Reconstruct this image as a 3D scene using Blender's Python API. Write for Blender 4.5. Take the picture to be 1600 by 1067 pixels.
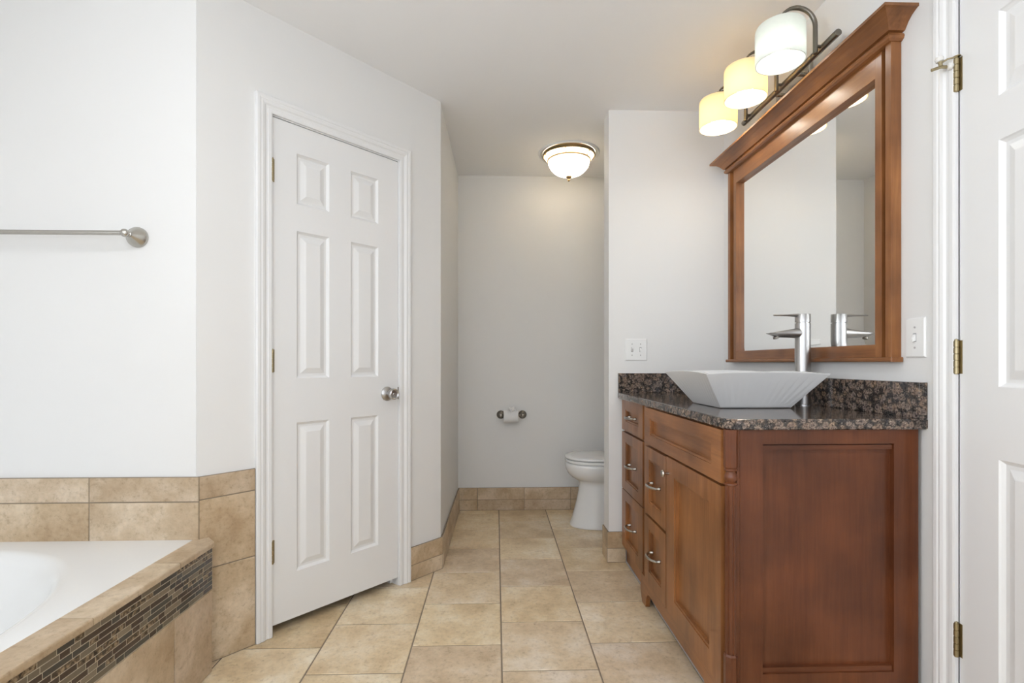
import bpy, bmesh, math, random
from mathutils import Vector, Matrix
from math import sin, cos, pi, radians, atan, sqrt

sc = bpy.context.scene
for o in list(bpy.data.objects): bpy.data.objects.remove(o)
random.seed(4)

# ------------------------------------------------------------------ camera
cd = bpy.data.cameras.new('camera'); cam = bpy.data.objects.new('camera', cd)
sc.collection.objects.link(cam)
cam.location = (0, 0, 1.076)
cam.rotation_euler = (radians(90), 0, -atan(25/808))
cd.sensor_width = 36; cd.lens = 808/1600*36
cd.shift_y = 33/1600; cd.clip_start = 0.02
sc.camera = cam

# ------------------------------------------------------------------ world, view, daylight, added fill
w = bpy.data.worlds.new('world'); sc.world = w; w.use_nodes = True
w.node_tree.nodes['Background'].inputs[0].default_value = (0.80, 0.88, 1.0, 1)
w.node_tree.nodes['Background'].inputs[1].default_value = 1.0
sc.view_settings.view_transform = 'Standard'; sc.view_settings.look = 'None'
sc.view_settings.gamma = 1; sc.view_settings.use_curve_mapping = False
sc.view_settings.exposure = 0.0

def area(name, loc, rot, sx, sy, power, col):
    l = bpy.data.lights.new(name, 'AREA'); l.shape = 'RECTANGLE'; l.size = sx; l.size_y = sy
    l.energy = power; l.color = col
    o = bpy.data.objects.new(name, l); sc.collection.objects.link(o)
    o.location = loc; o.rotation_euler = rot
    return o
# daylight entering by the window over the tub (left wall); the unseen rear window is added for frontal fill
wl = area('daylight_tub_window', (-2.50, -.80, 1.55), (0, radians(-114), 0), 1.0, 1.3, 46, (0.865, 0.91, 0.985)); wl.data.spread = radians(135)
area('added_rear_fill', (-0.1, -1.45, 1.35), (radians(130), 0, 0), 2.2, 1.4, 32, (0.865, 0.91, 0.985))
ceil_fill = area('added_ceiling_fill', (-.45, .35, 2.425), (0, 0, 0), .55, .55, 8, (.95, .965, 1.0)); ceil_fill.data.shape = 'DISK'  # overhead fill added to brighten the floor, no fixture known there

# ------------------------------------------------------------------ helpers
LOC = {}
def link(name, mesh, parent=None):
    o = bpy.data.objects.new(name, mesh); sc.collection.objects.link(o)
    if parent is not None: o.parent = parent
    return o
def tag(o, label=None, cat=None, group=None, kind=None):
    if label: o['label'] = label
    if cat: o['category'] = cat
    if group: o['group'] = group
    if kind: o['kind'] = kind
    return o
def empty(name, loc):
    o = bpy.data.objects.new(name, None); sc.collection.objects.link(o)
    o.location = loc; o.empty_display_size = 0.05
    LOC[o] = Vector(loc); return o
def obj(name, bm, mats, parent=None, smooth=False, origin=None, angle=35):
    """bm is in world coordinates; becomes ONE mesh object"""
    bmesh.ops.remove_doubles(bm, verts=bm.verts, dist=1e-6)
    bmesh.ops.recalc_face_normals(bm, faces=bm.faces)
    base = LOC[parent] if parent is not None else Vector((0, 0, 0))
    org = Vector(origin) if origin is not None else base
    for v in bm.verts: v.co -= org
    me = bpy.data.meshes.new(name); bm.to_mesh(me); bm.free()
    if not isinstance(mats, (list, tuple)): mats = [mats]
    for m in mats: me.materials.append(m)
    if smooth:
        for p in me.polygons: p.use_smooth = True
        try: me.set_sharp_from_angle(angle=radians(angle))
        except Exception: pass
    o = link(name, me, parent)
    o.location = org - base
    LOC[o] = org
    return o
def NB(): return bmesh.new()

class F:
    """local frame: u along d, v towards the room along n, z up"""
    def __init__(s, o, d, n): s.o = Vector((o[0], o[1])); s.d = Vector(d); s.n = Vector(n)
    def __call__(s, u, v, z):
        p = s.o + s.d*u + s.n*v
        return Vector((p.x, p.y, z))
WORLD = F((0, 0), (1, 0), (0, 1))

def hexa(bm, P, mat=0):
    v = [bm.verts.new(p) for p in P]
    for f in ((0,1,2,3),(4,5,6,7),(0,1,5,4),(1,2,6,5),(2,3,7,6),(3,0,4,7)):
        bm.faces.new([v[i] for i in f]).material_index = mat
def box(bm, u0, u1, v0, v1, z0, z1, fr=WORLD, mat=0):
    hexa(bm, [fr(u0,v0,z0), fr(u1,v0,z0), fr(u1,v1,z0), fr(u0,v1,z0),
              fr(u0,v0,z1), fr(u1,v0,z1), fr(u1,v1,z1), fr(u0,v1,z1)], mat)
def rings(bm, R, cap0=True, cap1=True, mat=0, closed=True):
    """R: list of rings (lists of Vectors); skin them"""
    V = [[bm.verts.new(p) for p in r] for r in R]
    n = len(V[0])
    for a, b in zip(V, V[1:]):
        for i in range(n if closed else n-1):
            j = (i+1) % n
            bm.faces.new((a[i], a[j], b[j], b[i])).material_index = mat
    if cap0: bm.faces.new(V[0]).material_index = mat
    if cap1: bm.faces.new(list(reversed(V[-1]))).material_index = mat
    return V
def bbox(bm, u0, u1, v0, v1, z0, z1, b=0.002, fr=WORLD, mat=0):
    """box with all edges chamfered by b (v1 is the room face)"""
    def ring(i, v): return [fr(u0+i, v, z0+i), fr(u1-i, v, z0+i), fr(u1-i, v, z1-i), fr(u0+i, v, z1-i)]
    rings(bm, [ring(b, v0), ring(0, v0+b), ring(0, v1-b), ring(b*0.3, v1-b*0.3), ring(b, v1)], mat=mat)
def lathe(bm, prof, c, axis=(0,0,1), n=32, mat=0, cap=True):
    """prof: (r, h) along axis from point c"""
    a = Vector(axis).normalized()
    x = a.orthogonal().normalized(); y = a.cross(x)
    c = Vector(c)
    R = []
    for r, h in prof:
        r = max(r, 1e-5)
        R.append([c + a*h + (x*cos(2*pi*i/n) + y*sin(2*pi*i/n))*r for i in range(n)])
    rings(bm, R, cap, cap, mat)
def tube(bm, pts, r, n=12, mat=0, cap=True):
    pts = [Vector(p) for p in pts]
    rr = r if isinstance(r, (list, tuple)) else [r]*len(pts)
    R = []; prev = None
    for i, p in enumerate(pts):
        t = (pts[min(i+1, len(pts)-1)] - pts[max(i-1, 0)]).normalized()
        if prev is None: x = t.orthogonal().normalized()
        else:
            x = (prev - t*prev.dot(t)).normalized()
        prev = x; y = t.cross(x)
        R.append([p + (x*cos(2*pi*k/n) + y*sin(2*pi*k/n))*rr[i] for k in range(n)])
    rings(bm, R, cap, cap, mat)
def prism(bm, poly, z0, z1, mat=0):
    a = [bm.verts.new((p[0], p[1], z0)) for p in poly]; b = [bm.verts.new((p[0], p[1], z1)) for p in poly]
    n = len(poly)
    bm.faces.new(list(reversed(a))).material_index = mat; bm.faces.new(b).material_index = mat
    for i in range(n): bm.faces.new((a[i], a[(i+1) % n], b[(i+1) % n], b[i])).material_index = mat

# ------------------------------------------------------------------ materials
def lin(*c):
    return tuple((x/12.92 if x <= .04045 else ((x+.055)/1.055)**2.4) for x in [k/255 for k in c]) + (1,)
def mat(name, col, rough=0.5, metal=0.0, **kw):
    m = bpy.data.materials.new(name); m.use_nodes = True
    b = m.node_tree.nodes['Principled BSDF']
    b.inputs['Base Color'].default_value = col; b.inputs['Roughness'].default_value = rough
    b.inputs['Metallic'].default_value = metal
    for k, v in kw.items(): b.inputs[k.replace('_', ' ')].default_value = v
    return m
class N:
    def __init__(s, m): s.t = m.node_tree; s.b = s.t.nodes['Principled BSDF']
    def n(s, ty, **kw):
        x = s.t.nodes.new(ty)
        for k, v in kw.items():
            if k in x.inputs.keys(): x.inputs[k].default_value = v
            else: setattr(x, k, v)
        return x
    def l(s, a, b): s.t.links.new(a, b)
    def ramp(s, stops, fac, interp='LINEAR'):
        r = s.t.nodes.new('ShaderNodeValToRGB'); r.color_ramp.interpolation = interp
        e = r.color_ramp.elements
        e[0].position, e[0].color = stops[0]; e[1].position, e[1].color = stops[1]
        for p, c in stops[2:]:
            q = e.new(p); q.color = c
        s.l(fac, r.inputs[0]); return r
    def mix(s, a, b, fac, mode='MIX'):
        x = s.t.nodes.new('ShaderNodeMix'); x.data_type = 'RGBA'; x.blend_type = mode
        for i, v in ((6, a), (7, b), (0, fac)):
            if hasattr(v, 'is_linked'): s.l(v, x.inputs[i])
            else: x.inputs[i].default_value = v
        return x.outputs[2]
    def bump(s, h, st, dist=0.001):
        x = s.n('ShaderNodeBump'); x.inputs['Strength'].default_value = st; x.inputs['Distance'].default_value = dist
        s.l(h, x.inputs['Height']); s.l(x.outputs[0], s.b.inputs['Normal'])

def paint(name, col, rough=0.55, bump=0.08, scale=220):
    m = mat(name, col, rough); q = N(m)
    tc = q.n('ShaderNodeTexCoord'); ns = q.n('ShaderNodeTexNoise', Scale=scale, Detail=3.0)
    q.l(tc.outputs['Object'], ns.inputs['Vector']); q.bump(ns.outputs[0], bump, 0.0008)
    return m
M = {}
M['wall'] = paint('wall_paint', (0.81, 0.805, 0.785, 1), 0.6, 0.10)
M['ceil'] = paint('ceiling_paint', (0.93, 0.925, 0.915, 1), 0.8, 0.12)
M['white'] = paint('white_semigloss_paint', (0.83, 0.83, 0.82, 1), 0.30, 0.03, 120)
M['plate'] = mat('white_plastic', (0.86, 0.86, 0.84, 1), 0.3)
M['slot'] = mat('grey_slot', (0.30, 0.30, 0.30, 1), 0.6)
M['dark'] = mat('dark_gap', (0.02, 0.017, 0.015, 1), 0.8)

def tile_mat(name, a, b, c, rough=0.33, spec=0.5):
    m = mat(name, a, rough); q = N(m); q.b.inputs['Specular IOR Level'].default_value = spec
    geo = q.n('ShaderNodeNewGeometry'); tc = q.n('ShaderNodeTexCoord')
    mp = q.n('ShaderNodeVectorMath', operation='SCALE'); mp.inputs[3].default_value = 31.0
    cx = q.n('ShaderNodeCombineXYZ')
    for i in range(3): q.l(geo.outputs['Random Per Island'], cx.inputs[i])
    q.l(cx.outputs[0], mp.inputs[0])
    ad = q.n('ShaderNodeVectorMath', operation='ADD'); q.l(tc.outputs['Object'], ad.inputs[0]); q.l(mp.outputs[0], ad.inputs[1])
    n1 = q.n('ShaderNodeTexNoise', Scale=5.0, Detail=8.0, Roughness=0.66); q.l(ad.outputs[0], n1.inputs['Vector'])
    n2 = q.n('ShaderNodeTexNoise', Scale=62.0, Detail=8.0, Roughness=0.72); q.l(ad.outputs[0], n2.inputs['Vector'])
    n3 = q.n('ShaderNodeTexNoise', Scale=17.0, Detail=5.0, Roughness=0.7, Distortion=0.5); q.l(ad.outputs[0], n3.inputs['Vector'])
    r1 = q.ramp([(0.34, a), (0.50, b), (0.64, c)], n1.outputs[0])
    rnd = q.ramp([(0.0, (.84, .80, .76, 1)), (0.25, (1.0, .95, .85, 1)), (0.5, (.92, .89, .90, 1)), (0.75, (1.03, 1.0, .92, 1)), (1.0, (1.08, 1.07, 1.06, 1))], geo.outputs['Random Per Island'])
    x = q.mix(r1.outputs[0], rnd.outputs[0], 1.0, 'MULTIPLY')
    r2 = q.ramp([(0.30, (.68, .62, .55, 1)), (0.45, (.98, .98, .98, 1)), (0.70, (1.12, 1.11, 1.11, 1))], n2.outputs[0])
    x = q.mix(x, r2.outputs[0], 0.85, 'MULTIPLY')
    r3 = q.ramp([(0.60, (1, 1, 1, 1)), (0.76, (.62, .54, .45, 1))], n3.outputs[0])
    x = q.mix(x, r3.outputs[0], 0.7, 'MULTIPLY')
    q.l(x, q.b.inputs['Base Color'])
    q.bump(n2.outputs[0], 0.25, 0.0012)
    return m
M['floor_tile'] = tile_mat('floor_tile', (0.60, 0.46, 0.285, 1), (0.75, 0.62, 0.425, 1), (0.86, 0.77, 0.62, 1), 0.34)
M['wall_tile'] = tile_mat('wall_tile', (0.42, 0.31, 0.20, 1), (0.54, 0.43, 0.305, 1), (0.68, 0.58, 0.46, 1), 0.42)
M['grout'] = mat('grout', (0.27, 0.215, 0.155, 1), 0.9)
M['grout_light'] = mat('mosaic_grout', (0.52, 0.45, 0.34, 1), 0.9)

def wood(name, axis='Z', cols=((0.215, 0.084, 0.028, 1), (0.300, 0.124, 0.043, 1), (0.375, 0.165, 0.062, 1))):
    m = mat(name, (0.2, 0.07, 0.03, 1), 0.34); q = N(m)
    q.b.inputs['Coat Weight'].default_value = 0.18; q.b.inputs['Coat Roughness'].default_value = 0.18
    tc = q.n('ShaderNodeTexCoord'); geo = q.n('ShaderNodeNewGeometry')
    sc_ = {'Z': (26, 26, 1.6), 'Y': (26, 1.6, 26), 'X': (1.6, 26, 26)}[axis]
    mp = q.n('ShaderNodeMapping'); mp.inputs['Scale'].default_value = sc_; q.l(geo.outputs['Position'], mp.inputs['Vector'])
    n1 = q.n('ShaderNodeTexNoise', Scale=1.0, Detail=6.0, Roughness=0.6, Distortion=0.4); q.l(mp.outputs[0], n1.inputs['Vector'])
    n2 = q.n('ShaderNodeTexNoise', Scale=5.0, Detail=3.0, Roughness=0.5); q.l(geo.outputs['Position'], n2.inputs['Vector'])
    mp3 = q.n('ShaderNodeMapping'); mp3.inputs['Scale'].default_value = tuple(k*6 for k in sc_); q.l(geo.outputs['Position'], mp3.inputs['Vector'])
    n3 = q.n('ShaderNodeTexNoise', Scale=1.0, Detail=2.0); q.l(mp3.outputs[0], n3.inputs['Vector'])
    r1 = q.ramp([(0.30, cols[0]), (0.55, cols[1]), (0.75, cols[2])], n1.outputs[0])
    q.b.inputs['Specular IOR Level'].default_value = 0.35
    r2 = q.ramp([(0.30, (.62, .60, .62, 1)), (0.70, (1.28, 1.26, 1.16, 1))], n2.outputs[0])
    x = q.mix(r1.outputs[0], r2.outputs[0], 0.85, 'MULTIPLY')
    r3 = q.ramp([(0.35, (.82, .80, .78, 1)), (0.60, (1, 1, 1, 1))], n3.outputs[0])
    x = q.mix(x, r3.outputs[0], 0.6, 'MULTIPLY')
    q.l(x, q.b.inputs['Base Color']); q.bump(n3.outputs[0], 0.05, 0.0005)
    return m
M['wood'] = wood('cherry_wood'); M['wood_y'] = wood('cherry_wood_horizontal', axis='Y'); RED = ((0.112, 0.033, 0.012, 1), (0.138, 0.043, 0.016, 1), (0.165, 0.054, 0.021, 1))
M['wood_end'] = wood('dark_red_end_panel', cols=RED); M['wood_x'] = wood('dark_red_end_panel_across', axis='X', cols=RED)  # end panel and corner post wood, darker and redder than the fronts

def granite():
    m = mat('granite', (0.05, 0.04, 0.035, 1), 0.10); q = N(m)
    q.b.inputs['Specular IOR Level'].default_value = 0.55
    geo = q.n('ShaderNodeNewGeometry')
    ns = q.n('ShaderNodeTexNoise', Scale=45.0, Detail=3.0); q.l(geo.outputs['Position'], ns.inputs['Vector'])
    sv = q.n('ShaderNodeVectorMath', operation='SCALE'); sv.inputs[3].default_value = 0.012; q.l(ns.outputs['Color'], sv.inputs[0])
    ad = q.n('ShaderNodeVectorMath', operation='ADD'); q.l(geo.outputs['Position'], ad.inputs[0]); q.l(sv.outputs[0], ad.inputs[1])
    v = q.n('ShaderNodeTexVoronoi', Scale=52.0); q.l(ad.outputs[0], v.inputs['Vector'])
    sp = q.n('ShaderNodeSeparateColor'); q.l(v.outputs['Color'], sp.inputs[0])
    mr = q.n('ShaderNodeMapRange'); mr.inputs[3].default_value = 0.50; mr.inputs[4].default_value = 1.05; q.l(sp.outputs[0], mr.inputs[0])
    mu = q.n('ShaderNodeMath', operation='MULTIPLY'); q.l(v.outputs['Distance'], mu.inputs[0]); q.l(mr.outputs[0], mu.inputs[1])
    r = q.ramp([(0.0, (.20, .15, .12, 1)), (0.16, (.15, .115, .10, 1)), (0.28, (.24, .19, .155, 1)), (0.36, (.15, .12, .10, 1)), (0.45, (.06, .052, .047, 1)), (0.9, (.022, .022, .024, 1))], mu.outputs[0])
    n2 = q.n('ShaderNodeTexNoise', Scale=170.0, Detail=4.0, Roughness=0.7); q.l(geo.outputs['Position'], n2.inputs['Vector'])
    r2 = q.ramp([(0.41, (.12, .11, .11, 1)), (0.48, (1, 1, 1, 1)), (0.62, (1.45, 1.4, 1.3, 1))], n2.outputs[0])
    x = q.mix(r.outputs[0], r2.outputs[0], 0.9, 'MULTIPLY')
    hv = q.ramp([(0.0, (.72, .72, .80, 1)), (0.35, (1.0, .88, .78, 1)), (0.7, (.85, .86, .90, 1)), (1.0, (1.25, 1.08, .88, 1))], sp.outputs[1]); x = q.mix(x, hv.outputs[0], 0.9, 'MULTIPLY')
    v3 = q.n('ShaderNodeTexVoronoi', Scale=150.0); q.l(ad.outputs[0], v3.inputs['Vector'])
    r3 = q.ramp([(0.14, (.20, .17, .14, 1)), (0.34, (0, 0, 0, 1))], v3.outputs['Distance'])
    x = q.mix(x, r3.outputs[0], 0.7, 'ADD')
    q.l(x, q.b.inputs['Base Color'])
    return m
M['granite'] = granite()
M['nickel'] = mat('brushed_nickel', (0.50, 0.48, 0.44, 1), 0.26, 1.0)
M['nickel_dark'] = mat('aged_nickel', (0.22, 0.20, 0.17, 1), 0.34, 1.0)
M['steel'] = mat('brushed_steel', (0.47, 0.46, 0.45, 1), 0.34, 1.0)
M['bronze'] = mat('antique_bronze', (0.36, 0.26, 0.14, 1), 0.38, 1.0)
M['brass'] = mat('antique_brass', (0.36, 0.30, 0.18, 1), 0.38, 1.0)
M['porcelain'] = mat('white_porcelain', (0.86, 0.86, 0.85, 1), 0.12)
M['porcelain'].node_tree.nodes['Principled BSDF'].inputs['Coat Weight'].default_value = 0.5
M['sink'] = mat('sink_ceramic', (0.76, 0.76, 0.75, 1), 0.22)
M['tub'] = mat('tub_acrylic', (0.85, 0.85, 0.83, 1), 0.22)
M['paper'] = paint('paper', (0.84, 0.84, 0.83, 1), 0.9, 0.3, 300)
M['mirror'] = mat('mirror_glass', (0.93, 0.94, 0.93, 1), 0.0, 1.0)
M['caulk'] = mat('caulk', (0.45, 0.43, 0.42, 1), 0.6)
M['rubber'] = mat('white_rubber', (0.75, 0.74, 0.70, 1), 0.6)
def shade_mat(name, col, sss):
    m = bpy.data.materials.new(name); m.use_nodes = True; t = m.node_tree
    for n in list(t.nodes): t.nodes.remove(n)
    out = t.nodes.new('ShaderNodeOutputMaterial'); tr = t.nodes.new('ShaderNodeBsdfTranslucent'); df = t.nodes.new('ShaderNodeBsdfPrincipled')
    ns = t.nodes.new('ShaderNodeTexNoise'); ns.inputs['Scale'].default_value = 14
    r = t.nodes.new('ShaderNodeValToRGB'); r.color_ramp.elements[0].color = tuple(c*0.9 for c in col[:3])+(1,); r.color_ramp.elements[1].color = col
    t.links.new(ns.outputs[0], r.inputs[0])
    t.links.new(r.outputs[0], tr.inputs[0]); df.inputs['Base Color'].default_value = (.74, .72, .67, 1); df.inputs['Roughness'].default_value = .25
    mx = t.nodes.new('ShaderNodeMixShader'); mx.inputs[0].default_value = sss
    t.links.new(df.outputs[0], mx.inputs[1]); t.links.new(tr.outputs[0], mx.inputs[2]); t.links.new(mx.outputs[0], out.inputs[0])
    return m
M['shade_warm'] = shade_mat('warm_frosted_glass', (1.0, 0.84, 0.56, 1), 0.50)
M['shade_cool'] = shade_mat('white_frosted_glass', (0.95, 1.0, 0.97, 1), 0.46)
M['bowl'] = shade_mat('alabaster_glass', (1.0, 0.93, 0.80, 1), 0.42)
def emit(name, col, st):
    m = mat(name, (0.9, 0.9, 0.9, 1), 0.4)
    b = m.node_tree.nodes['Principled BSDF']; b.inputs['Emission Color'].default_value = col; b.inputs['Emission Strength'].default_value = st
    return m
M['bulb_warm'] = emit('warm_bulb', (1, .93, .80, 1), 40.0); M['bulb_alcove'] = emit('alcove_bulb', (1, .89, .73, 1), 520.0); M['bulb_cool'] = emit('cool_bulb', (.98, 1, .99, 1), 15.5)
M['pane'] = mat('window_glass', (1, 1, 1, 1), 0.0, 0.0, Transmission_Weight=1.0, IOR=1.1)
MOS = [mat('mosaic_dark_brown', (0.050, 0.030, 0.022, 1), 0.10), mat('mosaic_olive', (0.155, 0.125, 0.085, 1), 0.14),
       mat('mosaic_charcoal', (0.055, 0.050, 0.042, 1), 0.10), mat('mosaic_taupe', (0.215, 0.170, 0.115, 1), 0.2)]
mm = mat('mosaic_marble', (0.1, .07, .04, 1), 0.2); q = N(mm); g = q.n('ShaderNodeNewGeometry'); ns = q.n('ShaderNodeTexNoise', Scale=70.0, Detail=5.0, Roughness=.7)
q.l(g.outputs['Position'], ns.inputs['Vector']); rr = q.ramp([(.42, (.025, .017, .011, 1)), (.5, (.12, .08, .045, 1)), (.62, (.36, .27, .17, 1))], ns.outputs[0]); q.l(rr.outputs[0], q.b.inputs['Base Color'])
MOS.append(mm)

# ------------------------------------------------------------------ room geometry constants
CZ = 2.44
AX, AY = -.289, 2.715
DA = Vector((cos(radians(48)), sin(radians(48)))); NA = Vector((sin(radians(48)), -cos(radians(48))))
ANG = F((AX, AY), DA, NA)               # angled wall: u runs to the corner A (u=0), v into the room
UT = -1.149                             # where the tub wall meets it
YT, YB, XR, YP, YP2, XP = 1.865, 3.78, 1.24, 2.775, 2.885, .609
XL, YR = -2.55, -1.55
CU = ANG(UT, 0, 0)                      # tub corner

def tiles(bm, rects, t, fr, gap=0.003, b=0.0016, mat_=0, v0=0.001):
    for (u0, u1, z0, z1) in rects:
        bbox(bm, u0+gap/2, u1-gap/2, v0, t, z0+gap/2, z1-gap/2, b, fr, mat_)
def backing(bm, u0, u1, z0, z1, t, fr, mat_=1):
    box(bm, u0, u1, 0, t-0.0022, z0, z1, fr, mat_)
def struct(name, bm, mats, label, **kw):
    o = obj(name, bm, mats, **kw); tag(o, label, name.split('_')[0].replace('baseboard', 'baseboard'), kind='structure'); return o

# ---- floor: grout bed + every tile an island
bm = NB(); T = .3405
box(bm, XL-.12, 2.0, YR-.12, YB+.12, -0.10, -0.0022, mat=1)
for k in range(-8, 6):
    x0 = .021 + k*T
    y = -1.9 + 0
    off = 1.805 + (T/2 if k % 2 else 0)
    j0 = int((YR-.12-off)/T)-1
    for j in range(j0, 12):
        y0 = off + j*.341
        ya, yb = max(y0, YR-.12), min(y0+.341, YB+.10)
        xa, xb = max(x0, XL-.12), min(x0+T, 2.0)
        if yb-ya < .02 or xb-xa < .02: continue
        g_ = .0028; e = .0022
        P = lambda i, z: [Vector((xa+g_+i, ya+g_+i, z)), Vector((xb-g_-i, ya+g_+i, z)), Vector((xb-g_-i, yb-g_-i, z)), Vector((xa+g_+i, yb-g_-i, z))]
        rings(bm, [P(0, -.004), P(0, -.0014), P(e*.35, -.0005), P(e, 0)], cap0=False)
struct('floor', bm, [M['floor_tile'], M['grout']], 'beige stone-look tile floor laid in staggered columns')
bm = NB(); box(bm, XL-.12, 2.0, YR-.12, YB+.12, CZ, CZ+.1); struct('ceiling', bm, M['ceil'], 'flat off-white ceiling')

# ---- walls (solid, thickness outwards)
bm = NB(); box(bm, -1.75, XR+.12, YB, YB+.12, 0, CZ); struct('wall_back', bm, M['wall'], 'rear wall of the toilet alcove')
bm = NB(); prism(bm, [(XP, YP), (XR, YP), (XR, YP2), (XP-.002, YP2)], 0, CZ); struct('wall_partition', bm, M['wall'], 'short partition wall between vanity and toilet')
bm = NB(); prism(bm, [(AX, AY), (AX+.012, YB), (AX-.1, YB), (AX-.1, AY-.02), ], 0, CZ); struct('wall_alcove', bm, M['wall'], 'left side wall of the toilet alcove')
# right wall with door opening
HY = 1.346; DW2 = .762
bm = NB(); box(bm, XR, XR+.12, HY, YB+.12, 0, CZ); box(bm, XR, XR+.12, YR-.12, HY-DW2-.006, 0, CZ); box(bm, XR, XR+.12, HY-DW2-.006, HY, 2.05, CZ)
struct('wall_right', bm, M['wall'], 'white wall behind the vanity and mirror')
# angled wall with door opening
U0, U1 = -.884, -.272
bm = NB()
box(bm, UT, U0, -.11, 0, 0, CZ, ANG); box(bm, U1, 0, -.11, 0, 0, CZ, ANG); box(bm, U0, U1, -.11, 0, 2.05, CZ, ANG)
struct('wall_angled', bm, M['wall'], 'angled white wall holding the closet door')
bm = NB(); box(bm, XL-.12, CU.x, YT, YT+.1, 0, CZ); struct('wall_tub', bm, M['wall'], 'white wall behind the bathtub with the towel bar')
bm = NB(); box(bm, -1.87, -1.75, YT+.1, YB+.12, 0, CZ); struct('wall_closet', bm, M['wall'], 'inner closet wall behind the angled door')
# left wall with window, rear wall with a window added for fill light
wy0, wy1, wz0, wz1 = -1.45, -.15, 1.0, 2.15
bm = NB(); box(bm, XL-.12, XL, YR-.12, wy0, 0, CZ); box(bm, XL-.12, XL, wy1, YT+.1, 0, CZ); box(bm, XL-.12, XL, wy0, wy1, 0, wz0); box(bm, XL-.12, XL, wy0, wy1, wz1, CZ)
struct('wall_left', bm, M['wall'], 'wall beside the tub with a window')
rx0, rx1, rz0, rz1 = -1.25, 1.05, .72, 2.28
bm = NB(); box(bm, XL, rx0, YR-.12, YR, 0, CZ); box(bm, rx1, XR, YR-.12, YR, 0, CZ); box(bm, rx0, rx1, YR-.12, YR, 0, rz0); box(bm, rx0, rx1, YR-.12, YR, rz1, CZ)
struct('wall_rear', bm, M['wall'], 'wall behind the viewer with an added wide window')
def window(name, fr, u0, u1, z0, z1, label):
    r = empty(name, fr((u0+u1)/2, -.06, z0)); tag(r, label, 'window', kind='structure')
    bm = NB(); wdt = .05
    for a in ((u0, u0+wdt, z0, z1), (u1-wdt, u1, z0, z1), (u0+wdt, u1-wdt, z0, z0+wdt), (u0+wdt, u1-wdt, z1-wdt, z1)): box(bm, a[0], a[1], -.11, -.06, a[2], a[3], fr)
    obj('window_frame', bm, M['white'], r)
    bm = NB(); box(bm, u0+wdt, u1-wdt, -.09, -.086, z0+wdt, z1-wdt, fr); obj('pane', bm, M['pane'], r)
window('window_1', F((XL, 0), (0, 1), (1, 0)), wy0, wy1, wz0, wz1, 'window over the tub')
window('added_window_2', F((0, YR), (1, 0), (0, 1)), rx0, rx1, rz0, rz1, 'wide window added behind the viewer for fill light')

# ---- tile baseboards, two rows
def baseboard(name, fr, u0, u1, joints, label, h=.165, t=.011, ends=(0, 0)):
    bm = NB()
    backing(bm, u0, u1, 0, h-.001, t, fr)
    us = [u0] + [j for j in joints if u0+.01 < j < u1-.01] + [u1]
    for a, b in zip(us, us[1:]):
        tiles(bm, [(a, b, 0.001, .077), (a, b, .077, h)], t, fr, .0032)
    struct(name, bm, [M['wall_tile'], M['grout']], label)
baseboard('baseboard_back', F((0, YB), (1, 0), (0, -1)), -.272, XR, [-.135+.341*k for k in range(6)], 'two-row tile baseboard along the alcove back wall')
baseboard('baseboard_alcove', F((AX+.002, AY), Vector((.012, 1.065)).normalized(), (1, -.011)), .003, 1.05, [.26+.341*k for k in range(4)], 'two-row tile baseboard along the alcove side wall')
baseboard('baseboard_angled', ANG, U1+.067, 0.006, [], 'short tile baseboard right of the closet door')
baseboard('baseboard_partition', F((0, YP), (1, 0), (0, -1)), XP-.011, .70, [], 'tile baseboard on the partition front')
baseboard('baseboard_partition_end', F((XP, 0), (0, 1), (-1, 0)), YP, YP2+.011, [], 'tile baseboard on the partition end')
baseboard('baseboard_toilet', F((0, YP2), (1, 0), (0, 1)), XP, XR, [.9], 'tile baseboard behind the partition')

# ---- tile bands around the tub (setting)
bm = NB(); fr = F((0, YT), (1, 0), (0, -1)); t = .011
backing(bm, XL, CU.x+.012, .40, .672, t, fr)
js = [XL] + [-1.424-.345*k for k in range(3, -1, -1)] + [CU.x+.012]
for a, b in zip(js, js[1:]): tiles(bm, [(a, b, .41, .585), (a, b, .585, .673)], t, fr, .004)
struct('trim_1', bm, [M['wall_tile'], M['grout']], 'two-row beige tile band on the wall behind the tub')
bm = NB(); backing(bm, UT+.001, U0-.066, 0, .672, t, ANG)
tiles(bm, [(UT+.001, U0-.066, .001, .340), (UT+.001, U0-.066, .340, .590), (UT+.001, U0-.066, .590, .673)], t, ANG, .004)
struct('trim_2', bm, [M['wall_tile'], M['grout']], 'tall beige tiles on the angled wall left of the closet door')

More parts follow.
